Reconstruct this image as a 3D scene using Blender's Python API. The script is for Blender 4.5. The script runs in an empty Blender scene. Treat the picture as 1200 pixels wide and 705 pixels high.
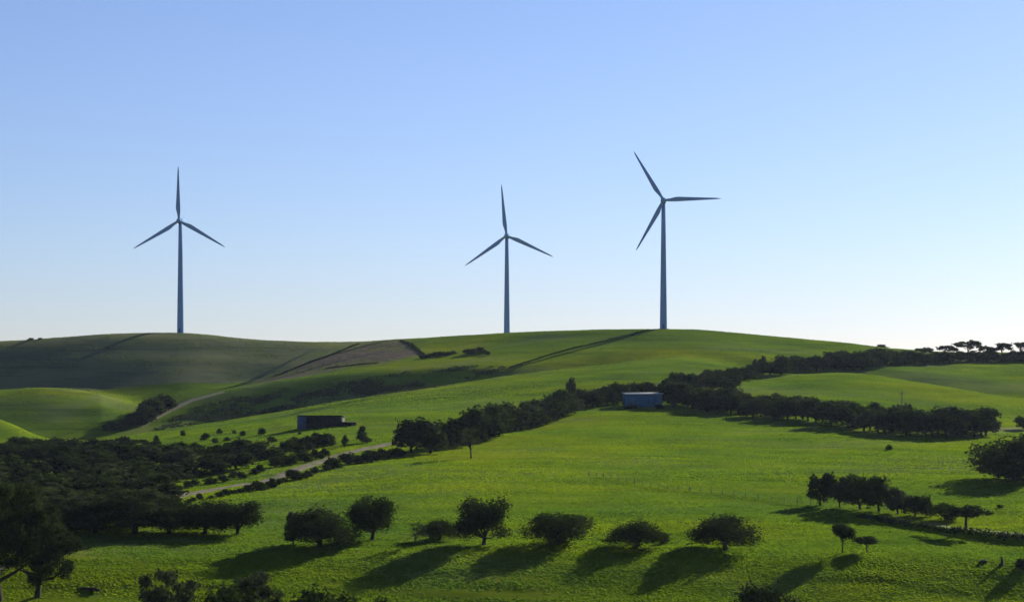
import bpy, math, random
import numpy as np

# ------------------------------------------------------------------ camera, light, exposure
F = 2240.0            # focal length in units of a 1200-wide frame
YH = 400.0            # eye-level row
HC = 60.0             # eye height above the valley datum
R = math.radians
scene = bpy.context.scene
C = scene.collection

cam_d = bpy.data.cameras.new('camera')
cam = bpy.data.objects.new('camera', cam_d)
C.objects.link(cam)
cam.location = (0, 0, HC)
cam.rotation_euler = (R(90), 0, 0)
cam_d.sensor_width = 36.0
cam_d.lens = 36.0 * F / 1200.0
cam_d.shift_y = (YH - 352.5) / 1200.0
cam_d.clip_start = 0.5
cam_d.clip_end = 40000
scene.camera = cam

SUN_EL, SUN_AZ = 21.0, 38.0
world = bpy.data.worlds.new('World')
scene.world = world
world.use_nodes = True
wn = world.node_tree
wn.nodes.clear()
w_out = wn.nodes.new('ShaderNodeOutputWorld')
w_bg = wn.nodes.new('ShaderNodeBackground')
w_sky = wn.nodes.new('ShaderNodeTexSky')
w_sky.sky_type = 'NISHITA'
w_sky.sun_disc = False
w_sky.sun_elevation = R(SUN_EL)
w_sky.sun_rotation = R(SUN_AZ)
w_sky.altitude = 0
w_sky.air_density = 1.12
w_sky.dust_density = 0.17
w_sky.ozone_density = 6.0
w_bg.inputs['Strength'].default_value = 0.05
w_tc = wn.nodes.new('ShaderNodeTexCoord')
w_map = wn.nodes.new('ShaderNodeMapping')
w_map.inputs['Location'].default_value = (0, 0, 0.03)
wn.links.new(w_tc.outputs['Generated'], w_map.inputs['Vector'])
wn.links.new(w_map.outputs[0], w_sky.inputs[0])
w_hs = wn.nodes.new('ShaderNodeHueSaturation')
w_hs.inputs['Saturation'].default_value = 0.92
w_wb = wn.nodes.new('ShaderNodeMix')
w_wb.data_type = 'RGBA'
w_wb.blend_type = 'MULTIPLY'
w_wb.inputs[0].default_value = 1.0
w_wb.inputs[7].default_value = (1.04, 0.94, 1.08, 1)
wn.links.new(w_sky.outputs[0], w_hs.inputs['Color'])
wn.links.new(w_hs.outputs[0], w_wb.inputs[6])
wn.links.new(w_wb.outputs[2], w_bg.inputs['Color'])
wn.links.new(w_bg.outputs[0], w_out.inputs['Surface'])

sun_d = bpy.data.lights.new('sun', 'SUN')
sun_d.energy = 5.0
sun_d.angle = R(0.53)
sun_d.color = (1.0, 0.93, 0.80)
sun = bpy.data.objects.new('sun', sun_d)
C.objects.link(sun)
sun.rotation_euler = (R(90 - SUN_EL), 0, R(180 - SUN_AZ))
sun.location = (200, 300, 300)

vs = scene.view_settings
vs.view_transform = 'Standard'
vs.look = 'None'
vs.gamma = 1.0
vs.use_curve_mapping = False
vs.exposure = 1.3
scene.cycles.max_bounces = 6
scene.cycles.transparent_max_bounces = 6

# ------------------------------------------------------------------ terrain function
PX = np.array([0, 50, 100, 150, 175, 200, 250, 300, 400, 500, 600, 700, 800, 900, 1000, 1050, 1100, 1200], float)


def cols(d):
    xs = sorted(d)
    return np.interp(PX, xs, [d[x][0] for x in xs]), np.interp(PX, xs, [d[x][1] for x in xs])


def same(y, d):
    return cols({0: (y, d)})


K = []


def kz(z, d):
    K.append((np.full_like(PX, d), np.full_like(PX, z)))


def ky(t):
    y, d = cols(t) if isinstance(t, dict) else same(*t)
    K.append((d, -(y - YH) * d / F))


kz(-6.0, -160)
kz(-1.9, -20)
kz(-2.1, 8)
kz(-17, 70)
kz(-55, 180)
kz(-60, 260)
ky({0: (705, 350), 800: (705, 351), 1200: (705, 357)})
ky((648, 379))
ky({0: (620, 411), 300: (620, 411), 500: (620, 410)})
ky({0: (590, 460), 300: (590, 457), 500: (590, 452)})
ky({0: (565, 540), 200: (564, 532), 300: (563, 522), 500: (560, 507)})
ky({0: (542, 660), 200: (540, 650), 300: (533, 630), 400: (530, 612), 600: (530, 590), 1200: (533, 585)})
ky({0: (528, 740), 200: (521, 735), 300: (510, 725), 400: (500, 715), 600: (497, 700), 700: (492, 700), 900: (495, 695), 1100: (500, 690), 1200: (508, 685)})
ky({0: (520, 800), 100: (522, 800), 200: (511, 800), 300: (497, 800), 400: (482, 805), 500: (475, 805), 600: (470, 800), 700: (462, 805), 800: (458, 810), 900: (465, 800), 1000: (468, 795), 1050: (474, 790), 1100: (480, 780), 1200: (488, 770)})
# near crest
ky({0: (487, 850), 50: (514, 832), 100: (517, 840), 150: (510, 850), 200: (502, 860), 250: (495, 875), 300: (487, 885), 400: (469, 900), 500: (454, 915), 600: (440, 928), 700: (428, 942), 800: (421, 945), 900: (440, 910), 1000: (436, 900), 1050: (444, 885), 1100: (452, 870), 1200: (467, 850)})
# dip behind it
ky({0: (518, 895), 50: (522, 895), 100: (523, 895), 150: (517, 902), 200: (512, 905), 250: (508, 915), 300: (500, 925), 400: (481, 933), 500: (464, 943), 600: (445, 945), 700: (429.5, 960), 800: (418, 968), 900: (435, 937), 1000: (442, 925), 1050: (452, 912), 1100: (461, 898), 1200: (477, 880)})
# second spur
ky({0: (458, 1000), 50: (453, 1000), 100: (457, 1000), 150: (473, 985), 175: (494, 950), 200: (482, 965), 250: (461, 990), 300: (452, 992), 400: (438, 990), 500: (431, 984), 600: (430, 966), 700: (413.5, 990), 800: (407, 995), 900: (422, 965), 1000: (428, 960), 1050: (434, 950), 1100: (440, 940), 1200: (450, 935)})
ky({0: (459, 1035), 50: (457, 1030), 100: (459, 1022), 150: (464, 1015), 175: (466, 1011), 200: (462, 1010), 250: (454, 1020), 300: (446, 1030), 400: (430, 1028), 500: (419, 1025), 600: (416, 1009), 700: (402.5, 1025), 800: (399, 1022), 900: (414, 990), 1000: (421, 995), 1050: (427, 990), 1100: (430, 985), 1200: (434, 990)})
ky({0: (426, 1078), 50: (421, 1077), 100: (416, 1076), 200: (414, 1074), 250: (416, 1073), 300: (420, 1072), 400: (415, 1070), 500: (407, 1067), 600: (402, 1054), 700: (394.5, 1048), 800: (391.5, 1044), 900: (405, 1025), 1000: (413, 1030), 1050: (419, 1030), 1100: (421, 1030), 1200: (424, 1035)})
# skyline
ky({0: (400, 1116), 50: (397.5, 1116), 100: (392.5, 1116), 150: (390, 1116), 200: (389, 1116), 250: (392, 1116), 300: (399, 1116), 350: (401, 1116), 400: (400.5, 1118), 500: (395, 1115), 600: (389.5, 1095), 700: (386, 1075), 800: (385.3, 1067), 850: (388.5, 1066), 900: (393.5, 1066), 1000: (402.5, 1070), 1050: (409, 1075), 1100: (412, 1080), 1200: (413, 1090)})
K.append((K[-1][0] + 110, K[-1][1] - 10.5))
K.append((K[-2][0] + 420, K[-2][1] - 42))
kz(-62, 2000)
kz(-64, 3000)
KD = np.array([k[0] for k in K])     # knots x columns
KZ = np.array([k[1] for k in K])


def pchip_slopes(x, y):
    """x,y: (n, m) -> slopes (n, m), monotone."""
    h = np.diff(x, axis=0)
    dl = np.diff(y, axis=0) / h
    m = np.zeros_like(y)
    w1 = 2 * h[1:] + h[:-1]
    w2 = h[1:] + 2 * h[:-1]
    ok = (dl[1:] * dl[:-1]) > 0
    with np.errstate(divide='ignore', invalid='ignore'):
        hm = (w1 + w2) / (w1 / dl[:-1] + w2 / dl[1:])
    m[1:-1] = np.where(ok, hm, 0)
    m[0] = dl[0]
    m[-1] = dl[-1]
    return m


def hermite(x0, x1, y0, y1, m0, m1, x):
    h = x1 - x0
    t = np.clip((x - x0) / h, 0, 1)
    t2, t3 = t * t, t * t * t
    return (2 * t3 - 3 * t2 + 1) * y0 + (t3 - 2 * t2 + t) * h * m0 + (-2 * t3 + 3 * t2) * y1 + (t3 - t2) * h * m1


_ms_d = pchip_slopes(np.repeat(PX[:, None], len(K), 1), KD.T)
_ms_z = pchip_slopes(np.repeat(PX[:, None], len(K), 1), KZ.T)


def knots_raw(px):
    """px (n,) -> KD (k,n), KZ (k,n)"""
    p = np.clip(px, PX[0], PX[-1])
    i = np.clip(np.searchsorted(PX, p, side='right') - 1, 0, len(PX) - 2)
    a, b = PX[i][:, None], PX[i + 1][:, None]
    d = hermite(a, b, KD.T[i], KD.T[i + 1], _ms_d[i], _ms_d[i + 1], p[:, None])
    z = hermite(a, b, KZ.T[i], KZ.T[i + 1], _ms_z[i], _ms_z[i + 1], p[:, None])
    return d.T, z.T


_fp = np.arange(-150, 1351, 5.0)
_fd, _fz = knots_raw(_fp)
_gk = np.exp(-0.5 * (np.arange(-70, 71, 5.0) / 20.0) ** 2)
_gk /= _gk.sum()
_fd = np.array([np.convolve(np.pad(r_, 14, mode='edge'), _gk, mode='valid') for r_ in _fd])
_fz = np.array([np.convolve(np.pad(r_, 14, mode='edge'), _gk, mode='valid') for r_ in _fz])


def knots_at(px):
    """distances and heights of the profile knots, eased sideways"""
    return (np.array([np.interp(px, _fp, r_) for r_ in _fd]), np.array([np.interp(px, _fp, r_) for r_ in _fz]))


def vnoise(x, y, seed=0):
    """2-D value noise in -1..1"""
    xi, yi = np.floor(x).astype(np.int64), np.floor(y).astype(np.int64)
    fx, fy = x - xi, y - yi
    fx = fx * fx * fx * (fx * (fx * 6 - 15) + 10)
    fy = fy * fy * fy * (fy * (fy * 6 - 15) + 10)

    def h(a, b):
        n = (a * 374761393 + b * 668265263 + seed * 974711) & 0x7fffffff
        n = ((n ^ (n >> 13)) * 1274126177) & 0x7fffffff
        n = n ^ (n >> 16)
        return (n & 0xffff) / 32767.5 - 1.0
    a = h(xi, yi) * (1 - fx) + h(xi + 1, yi) * fx
    b = h(xi, yi + 1) * (1 - fx) + h(xi + 1, yi + 1) * fx
    return a * (1 - fy) + b * fy


def smooth(a, b, x):
    t = np.clip((np.asarray(x, float) - a) / (b - a), 0, 1)
    return t * t * (3 - 2 * t)


def base_z(px, d):
    kd, kzv = knots_at(px)
    ms = pchip_slopes(kd, kzv)
    n = kd.shape[0]
    idx = np.clip((d[None, :] >= kd).sum(0) - 1, 0, n - 2)
    j = np.arange(len(px))
    return hermite(kd[idx, j], kd[idx + 1, j], kzv[idx, j], kzv[idx + 1, j], ms[idx, j], ms[idx + 1, j], d)


def ray_hit(px, y, fn, dmin=300.0, dmax=1200.0):
    """first distance along column px where the ground rises to row y"""
    ds = np.arange(dmin, dmax, 0.5)
    z = fn(np.full_like(ds, px), ds)
    yy = YH - z * F / ds
    k = np.argmax(yy <= y)
    return float(ds[k]) if yy[k] <= y else None


# farm track on the right: a bench cut in the slope with a bank below it
TRACK = [(560, 549), (620, 553), (690, 558), (780, 573), (870, 583), (950, 593), (1010, 604), (1075, 615), (1140, 623), (1200, 628), (1320, 640)]
TR_PX = np.arange(560, 1321, 10.0)
TR_Y = np.interp(TR_PX, [t[0] for t in TRACK], [t[1] for t in TRACK])
TR_D = np.array([ray_hit(p, y, base_z) for p, y in zip(TR_PX, TR_Y)])
for _ in range(3):
    TR_D[1:-1] = (TR_D[:-2] + 2 * TR_D[1:-1] + TR_D[2:]) / 4


def ground_z(px, d):
    px = np.asarray(px, float)
    d = np.asarray(d, float)
    z = base_z(px, d)
    x = (px - 600) / F * np.maximum(d, 60)
    # bank below the track
    dl = np.interp(px, TR_PX, TR_D)
    hb = np.interp(px, [560, 620, 760, 900, 1000, 1100, 1160, 1320], [0, 0.2, 0.25, 0.3, 0.5, 0.9, 1.25, 1.5])
    q = dl - d
    z = z - hb * smooth(0.0, 5.0, q) * (1 - smooth(8, 55, q)) * (q > 0)
    # undulation of the pasture
    amp = smooth(240, 330, d) * (1 - 0.5 * smooth(600, 1000, d)) + 0.4 * (d < 240)
    z = z + amp * (0.55 * vnoise(x / 46, d / 38, 1) + 0.22 * vnoise(x / 17, d / 12, 2) + 0.035 * vnoise(x / 9, d / 4.4, 3)
                   + 0.006 * vnoise(x / 4, d / 2.1, 4)
                   + (0.07 + 0.07 * smooth(450, 350, d)) * vnoise(x / 14 + d / 30, d / 3.6, 6))
    return z


def gz1(px, d):
    return float(ground_z(np.array([px]), np.array([d]))[0])


def world_xy(px, d):
    return ((px - 600) / F * max(d, 60), d)


def px_of(x, d):
    return 600 + x * F / max(d, 60)


def place(px, y):
    d = ray_hit(px, y, ground_z)
    if d is None:
        d = 1100.0
    x, yy = world_xy(px, d)
    return x, yy, HC + gz1(px, d), d


# ------------------------------------------------------------------ material helpers
def new_mat(name):
    m = bpy.data.materials.new(name)
    m.use_nodes = True
    return m, m.node_tree.nodes, m.node_tree.links, m.node_tree.nodes['Principled BSDF']


def noise_node(ns, ls, scale, detail, coord, rough=0.6):
    n = ns.new('ShaderNodeTexNoise')
    n.inputs['Scale'].default_value = scale
    n.inputs['Detail'].default_value = detail
    n.inputs['Roughness'].default_value = rough
    ls.new(coord, n.inputs['Vector'])
    return n


def ramp(ns, ls, fac, stops):
    r = ns.new('ShaderNodeValToRGB')
    while len(r.color_ramp.elements) < len(stops):
        r.color_ramp.elements.new(0.5)
    for e, (p, c) in zip(r.color_ramp.elements, stops):
        e.position = p
        e.color = (*c, 1)
    ls.new(fac, r.inputs['Fac'])
    return r


def mix(ns, ls, fac, a, b, mode='MIX'):
    m = ns.new('ShaderNodeMix')
    m.data_type = 'RGBA'
    m.blend_type = mode
    for sock, v in ((m.inputs[0], fac), (m.inputs[6], a), (m.inputs[7], b)):
        if hasattr(v, 'links'):
            ls.new(v, sock)
        elif isinstance(v, tuple):
            sock.default_value = (*v, 1)
        else:
            sock.default_value = v
    return m.outputs[2]


def flat_mat(name, col, rough=0.7, var=0.25, scale=1.5, metallic=0.0, spec=0.06):
    m, ns, ls, b = new_mat(name)
    tc = ns.new('ShaderNodeTexCoord')
    n = noise_node(ns, ls, scale, 5, tc.outputs['Object'])
    lo = tuple(c * (1 - var) for c in col)
    hi = tuple(min(1, c * (1 + var)) for c in col)
    r = ramp(ns, ls, n.outputs['Fac'], [(0.3, lo), (0.7, hi)])
    ls.new(r.outputs[0], b.inputs['Base Color'])
    b.inputs['Roughness'].default_value = rough
    b.inputs['Metallic'].default_value = metallic
    b.inputs['Specular IOR Level'].default_value = spec
    return m


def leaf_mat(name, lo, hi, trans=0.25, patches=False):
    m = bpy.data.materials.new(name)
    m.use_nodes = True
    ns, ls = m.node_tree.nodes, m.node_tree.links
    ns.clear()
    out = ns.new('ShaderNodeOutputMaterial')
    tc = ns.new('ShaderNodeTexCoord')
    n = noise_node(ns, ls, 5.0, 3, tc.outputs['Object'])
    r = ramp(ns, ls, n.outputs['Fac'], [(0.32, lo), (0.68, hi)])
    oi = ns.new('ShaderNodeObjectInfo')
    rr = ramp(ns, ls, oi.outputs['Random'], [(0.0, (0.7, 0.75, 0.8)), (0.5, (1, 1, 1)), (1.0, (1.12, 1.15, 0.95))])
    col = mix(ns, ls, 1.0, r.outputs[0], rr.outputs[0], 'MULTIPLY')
    if patches:            # richer and poorer sward across the field
        gp = ns.new('ShaderNodeNewGeometry')
        mq = ns.new('ShaderNodeMapping')
        mq.inputs['Scale'].default_value = (0.6, 1.0, 1.0)
        ls.new(gp.outputs['Position'], mq.inputs['Vector'])
        pa = noise_node(ns, ls, 0.020, 3, mq.outputs[0], 0.5)
        pb = noise_node(ns, ls, 0.075, 2, mq.outputs[0], 0.5)
        ra = ramp(ns, ls, pa.outputs['Fac'], [(0.36, (0.66, 0.78, 1.7)), (0.5, (0.94, 0.96, 1.1)), (0.63, (1.18, 1.06, 0.85))])
        rb = ramp(ns, ls, pb.outputs['Fac'], [(0.34, (0.74, 0.80, 1.05)), (0.5, (1, 1, 1)), (0.66, (1.18, 1.10, 0.95))])
        col = mix(ns, ls, 1.0, mix(ns, ls, 1.0, col, ra.outputs[0], 'MULTIPLY'), rb.outputs[0], 'MULTIPLY')
    df = ns.new('ShaderNodeBsdfDiffuse')
    tr = ns.new('ShaderNodeBsdfTranslucent')
    ls.new(col, df.inputs['Color'])
    ls.new(mix(ns, ls, 1.0, col, (1.1, 1.25, 0.6), 'MULTIPLY'), tr.inputs['Color'])
    mx = ns.new('ShaderNodeMixShader')
    mx.inputs[0].default_value = trans
    ls.new(df.outputs[0], mx.inputs[1])
    ls.new(tr.outputs[0], mx.inputs[2])
    ls.new(mx.outputs[0], out.inputs['Surface'])
    return m


# pasture: one material, the field colours come from attributes of the sheet
m_ground, ns, ls, bs = new_mat('pasture')
geo = ns.new('ShaderNodeNewGeometry')
mp = ns.new('ShaderNodeMapping')
mp.inputs['Scale'].default_value = (0.55, 1.0, 1.0)
ls.new(geo.outputs['Position'], mp.inputs['Vector'])
n1 = noise_node(ns, ls, 0.017, 6, mp.outputs[0], 0.62)
n2 = noise_node(ns, ls, 0.045, 7, mp.outputs[0], 0.6)
n3 = noise_node(ns, ls, 0.9, 4, mp.outputs[0], 0.7)
c1 = ramp(ns, ls, n1.outputs['Fac'], [(0.36, (0.048, 0.086, 0.014)), (0.5, (0.070, 0.114, 0.009)), (0.64, (0.104, 0.132, 0.008))])
c2 = ramp(ns, ls, n2.outputs['Fac'], [(0.32, (0.66, 0.72, 0.85)), (0.5, (1, 1, 1)), (0.68, (1.28, 1.18, 1.0))])
c3 = ramp(ns, ls, n3.outputs['Fac'], [(0.30, (0.80, 0.83, 0.85)), (0.5, (1, 1, 1)), (0.72, (1.16, 1.12, 1.05))])
g = mix(ns, ls, 1.0, c1.outputs[0], c2.outputs[0], 'MULTIPLY')
g = mix(ns, ls, 1.0, g, c3.outputs[0], 'MULTIPLY')
mp2 = ns.new('ShaderNodeMapping')      # stock tracks that follow the contours
mp2.inputs['Scale'].default_value = (0.02, 0.02, 0.75)
ls.new(geo.outputs['Position'], mp2.inputs['Vector'])
n5 = noise_node(ns, ls, 1.0, 4, mp2.outputs[0], 0.6)
c5 = ramp(ns, ls, n5.outputs['Fac'], [(0.34, (0.74, 0.76, 0.80)), (0.46, (1, 1, 1)), (0.66, (1.12, 1.08, 1.0))])
g = mix(ns, ls, 1.0, g, c5.outputs[0], 'MULTIPLY')
at = ns.new('ShaderNodeAttribute')
at.attribute_name = 'dry'
g = mix(ns, ls, at.outputs['Fac'], g, mix(ns, ls, 1.0, mix(ns, ls, 1.0, (0.088, 0.098, 0.056), c2.outputs[0], 'MULTIPLY'), c5.outputs[0], 'MULTIPLY'))
at = ns.new('ShaderNodeAttribute')
at.attribute_name = 'tilled'
wv = ns.new('ShaderNodeTexNoise')
wv.inputs['Scale'].default_value = 0.35
wv.inputs['Detail'].default_value = 4
ls.new(geo.outputs['Position'], wv.inputs['Vector'])
soil = ramp(ns, ls, wv.outputs['Fac'], [(0.3, (0.055, 0.047, 0.036)), (0.7, (0.105, 0.088, 0.068))])
g = mix(ns, ls, at.outputs['Fac'], g, soil.outputs[0])
at = ns.new('ShaderNodeAttribute')
at.attribute_name = 'bare'
g = mix(ns, ls, at.outputs['Fac'], g, mix(ns, ls, 1.0, (0.26, 0.22, 0.16), c3.outputs[0], 'MULTIPLY'))
ls.new(g, bs.inputs['Base Color'])
bs.inputs['Roughness'].default_value = 1.0
bs.inputs['Specular IOR Level'].default_value = 0.0
bmp = ns.new('ShaderNodeBump')
bmp.inputs['Strength'].default_value = 0.2
bmp.inputs['Distance'].default_value = 0.35
n4 = noise_node(ns, ls, 0.8, 5, mp.outputs[0], 0.75)
ls.new(n4.outputs['Fac'], bmp.inputs['Height'])
ls.new(bmp.outputs[0], bs.inputs['Normal'])

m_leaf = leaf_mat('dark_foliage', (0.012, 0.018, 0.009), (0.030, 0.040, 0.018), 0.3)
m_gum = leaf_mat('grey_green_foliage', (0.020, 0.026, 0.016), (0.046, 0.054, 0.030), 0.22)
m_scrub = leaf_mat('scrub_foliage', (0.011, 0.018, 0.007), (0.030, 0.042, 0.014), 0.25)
m_grass = leaf_mat('grass_blades', (0.086, 0.126, 0.008), (0.108, 0.148, 0.011), 0.6, True)
m_bark = flat_mat('bark', (0.026, 0.022, 0.018), 0.9, 0.4, 6)
m_dead = flat_mat('dead_wood', (0.16, 0.14, 0.12), 0.9, 0.35, 4)
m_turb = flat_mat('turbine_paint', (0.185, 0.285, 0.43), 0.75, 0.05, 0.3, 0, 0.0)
m_gravel = flat_mat('gravel', (0.155, 0.138, 0.108), 1.0, 0.35, 0.9, 0, 0.1)
m_blue = flat_mat('blue_sheet_metal', (0.036, 0.105, 0.165), 0.6, 0.15, 0.8)
m_roof = flat_mat('zinc_roof', (0.36, 0.39, 0.40), 0.6, 0.15, 1.2, 0.0, 0.1)
m_barn = flat_mat('dark_sheet_metal', (0.028, 0.031, 0.030), 0.8, 0.3, 0.8)
m_barn_end = flat_mat('blue_grey_sheet_metal', (0.06, 0.08, 0.14), 0.55, 0.2, 0.8)
m_inside = flat_mat('shed_dark_opening', (0.02, 0.02, 0.022), 0.9, 0.3, 1)
m_post = flat_mat('weathered_timber', (0.04, 0.035, 0.03), 0.9, 0.3, 3)
m_wire = flat_mat('fence_wire', (0.20, 0.20, 0.20), 0.5, 0.1, 3, 0.8)
m_stone = flat_mat('field_stone', (0.22, 0.21, 0.19), 0.95, 0.3, 2)


# ------------------------------------------------------------------ object helpers
def tag(o, label, cat, group=None, kind=None):
    o['label'] = label
    o['category'] = cat
    if group:
        o['group'] = group
    if kind:
        o['kind'] = kind


def mesh_np(name, verts, quads=None, tris=None, mat=None, smooth_f=False):
    me = bpy.data.meshes.new(name)
    v = np.asarray(verts, np.float32).reshape(-1, 3)
    me.vertices.add(len(v))
    me.vertices.foreach_set('co', v.ravel())
    loops, starts, tot = [], [], 0
    if quads is not None and len(quads):
        q = np.asarray(quads, np.int32)
        loops.append(q.ravel())
        starts.append(np.arange(len(q), dtype=np.int32) * 4)
        tot = q.size
    if tris is not None and len(tris):
        t = np.asarray(tris, np.int32)
        loops.append(t.ravel())
        starts.append(tot + np.arange(len(t), dtype=np.int32) * 3)
    lp = np.concatenate(loops)
    st = np.concatenate(starts)
    me.loops.add(len(lp))
    me.loops.foreach_set('vertex_index', lp)
    me.polygons.add(len(st))
    me.polygons.foreach_set('loop_start', st)
    if smooth_f:
        me.polygons.foreach_set('use_smooth', np.ones(len(st), bool))
    me.update(calc_edges=True)
    me.validate()
    if mat:
        me.materials.append(mat)
    return me


def obj(name, me, parent=None):
    o = bpy.data.objects.new(name, me)
    C.objects.link(o)
    if parent:
        o.parent = parent
    return o


def empty(name, loc, rz=0.0, sc=None):
    o = bpy.data.objects.new(name, None)
    C.objects.link(o)
    o.location = loc
    o.rotation_euler = (0, 0, rz)
    if sc:
        o.scale = sc
    o.empty_display_size = 0.5
    return o


class Geo:
    def __init__(self):
        self.v, self.q, self.t = [], [], []

    def box(self, x0, x1, y0, y1, z0, z1):
        b = len(self.v)
        for z in (z0, z1):
            self.v += [(x0, y0, z), (x1, y0, z), (x1, y1, z), (x0, y1, z)]
        self.q += [(b, b + 3, b + 2, b + 1), (b + 4, b + 5, b + 6, b + 7)]
        for i in range(4):
            j = (i + 1) % 4
            self.q.append((b + i, b + j, b + 4 + j, b + 4 + i))

    def tube(self, pts, rad, n=8, cap=True):
        b0 = len(self.v)
        pts = [np.array(p, float) for p in pts]
        for i, p in enumerate(pts):
            a = pts[max(i - 1, 0)]
            c = pts[min(i + 1, len(pts) - 1)]
            t = (c - a) / (np.linalg.norm(c - a) + 1e-9)
            u = np.cross(t, (0.0, 1.0, 0.0) if abs(t[1]) < 0.9 else (1.0, 0, 0))
            u /= np.linalg.norm(u)
            w = np.cross(t, u)
            for k in range(n):
                an = 2 * math.pi * k / n
                self.v.append(tuple(p + rad[i] * (math.cos(an) * u + math.sin(an) * w)))
        for i in range(len(pts) - 1):
            for k in range(n):
                k2 = (k + 1) % n
                a = b0 + i * n
                self.q.append((a + k, a + k2, a + n + k2, a + n + k))
        if cap:
            for base in (b0, b0 + (len(pts) - 1) * n):
                for k in range(1, n - 1):
                    self.t.append((base, base + k, base + k + 1))

    def mesh(self, name, mat, sm=False):
        return mesh_np(name, self.v, self.q, self.t, mat, sm)


# ------------------------------------------------------------------ ground sheet
gpx = np.concatenate([np.arange(-700, -60, 20.0), np.arange(-60, 1262, 3.0), np.arange(1265, 1900, 20.0)])
gd = np.concatenate([np.arange(-160, 300, 10.0), np.arange(300, 420, 0.8), np.arange(420, 1200, 1.6), np.arange(1200, 1600, 12.0), np.arange(1600, 2601, 100.0)])
PXG, DG = np.meshgrid(gpx, gd)
pxf, df_ = PXG.ravel(), DG.ravel()
zf = ground_z(pxf, df_)
xf = (pxf - 600) / F * np.maximum(df_, 60)
nc, nr = len(gpx), len(gd)
ii, jj = np.meshgrid(np.arange(nr - 1), np.arange(nc - 1), indexing='ij')
a = (ii * nc + jj).ravel()
quads = np.stack([a, a + 1, a + nc + 1, a + nc], 1)
me = mesh_np('pasture_hills', np.stack([xf, df_, zf + HC], 1), quads, None, m_ground, True)


def poly_mask(px, y, poly, feather=1.5):
    """soft inside mask of a polygon"""
    inside = np.zeros(px.shape, bool)
    dmin = np.full(px.shape, 1e9)
    n = len(poly)
    for i in range(n):
        (x0, y0), (x1, y1) = poly[i], poly[(i + 1) % n]
        cond = ((y0 > y) != (y1 > y))
        with np.errstate(divide='ignore', invalid='ignore'):
            xi = (x1 - x0) * (y - y0) / (y1 - y0 + 1e-12) + x0
        inside ^= cond & (px < xi)
        L2 = (x1 - x0) ** 2 + (y1 - y0) ** 2
        t = np.clip(((px - x0) * (x1 - x0) + (y - y0) * (y1 - y0)) / L2, 0, 1)
        dmin = np.minimum(dmin, np.hypot(px - x0 - t * (x1 - x0), y - y0 - t * (y1 - y0)))
    s = np.where(inside, dmin, -dmin)
    return smooth(-feather, feather, s)


yimg = YH - zf * F / np.maximum(df_, 60)
far = (df_ > 960)
wob = 1.3 * vnoise(xf / 14, df_ / 14, 9)
dry = np.zeros(len(df_))
hill = (df_ > 1030) & (df_ < 3000)
dry = np.where(hill, (1 - smooth(400, 520, pxf + wob * 8)) * 0.9, 0)
dry = np.maximum(dry, 0.0 * (df_ > 890) * smooth(0.0, 0.6, vnoise(xf / 55 + df_ / 70, df_ / 34 - xf / 90, 11) + 0.3 * vnoise(xf / 13 - df_ / 20, df_ / 11 + xf / 30, 13)))
dry = np.maximum(dry, 0.36 * smooth(0.0, 0.8, vnoise(xf / 48 + df_ / 60, df_ / 27 - xf / 110, 12) + 0.35 * vnoise(xf / 11 - df_ / 30, df_ / 8 + xf / 40, 14)) * (df_ > 300))
tilled = poly_mask(pxf, yimg + wob * 0.7, [(285, 452), (340, 433), (380, 418), (436, 402), (472, 397.5), (497, 415), (450, 425), (405, 431), (340, 448)], 3.0) * (df_ > 1005) * (df_ < 1200)
bare = 0.8 * poly_mask(pxf, yimg, [(160, 497), (186, 484), (224, 467), (262, 458), (262, 460), (226, 470), (190, 487.5), (168, 500)], 1.0) * (df_ > 900)
bare = np.maximum(bare, 0.35 * poly_mask(pxf, yimg, [(1120, 505), (1150, 502), (1185, 500), (1230, 498), (1230, 503), (1165, 508), (1140, 512)], 1.5) * (df_ < 850))
for nm, arr in (('dry', dry), ('tilled', tilled), ('bare', bare)):
    at_ = me.attributes.new(nm, 'FLOAT', 'POINT')
    at_.data.foreach_set('value', arr.astype(np.float32))
o = obj('terrain', me)
o['kind'] = 'structure'


def ribbon(name, pts, width, mat, lift=0.06, halves=3):
    """a road draped on the ground; pts are (px, row) along its middle"""
    P = []
    for px, y in pts:
        x, yy, z, d = place(px, y)
        P.append((x, yy))
    P = np.array(P)
    s = np.concatenate([[0], np.cumsum(np.hypot(*np.diff(P, axis=0).T))])
    t = np.arange(0, s[-1], 1.5)
    X, Y = np.interp(t, s, P[:, 0]), np.interp(t, s, P[:, 1])
    for _ in range(6):
        X[1:-1] = (X[:-2] + 2 * X[1:-1] + X[2:]) / 4
        Y[1:-1] = (Y[:-2] + 2 * Y[1:-1] + Y[2:]) / 4
    tx, ty = np.gradient(X), np.gradient(Y)
    L = np.hypot(tx, ty)
    nx, ny = -ty / L, tx / L
    V, n = [], 2 * halves + 1
    wv_ = width * (1 + 0.18 * vnoise(t / 9, t * 0, 5))
    for k in range(-halves, halves + 1):
        xx, yy = X + nx * wv_ * k / (2 * halves), Y + ny * wv_ * k / (2 * halves)
        zz = ground_z(600 + xx * F / yy, yy) + HC + lift * (1 if abs(k) < halves else -1.0)
        V.append(np.stack([xx, yy, zz], 1))
    V = np.stack(V, 1).reshape(-1, 3)
    i, j = np.meshgrid(np.arange(len(t) - 1), np.arange(n - 1), indexing='ij')
    a_ = (i * n + j).ravel()
    o_ = obj(name, mesh_np(name, V, np.stack([a_, a_ + n, a_ + n + 1, a_ + 1], 1), None, mat, True))
    o_['kind'] = 'structure'
    return o_


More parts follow.
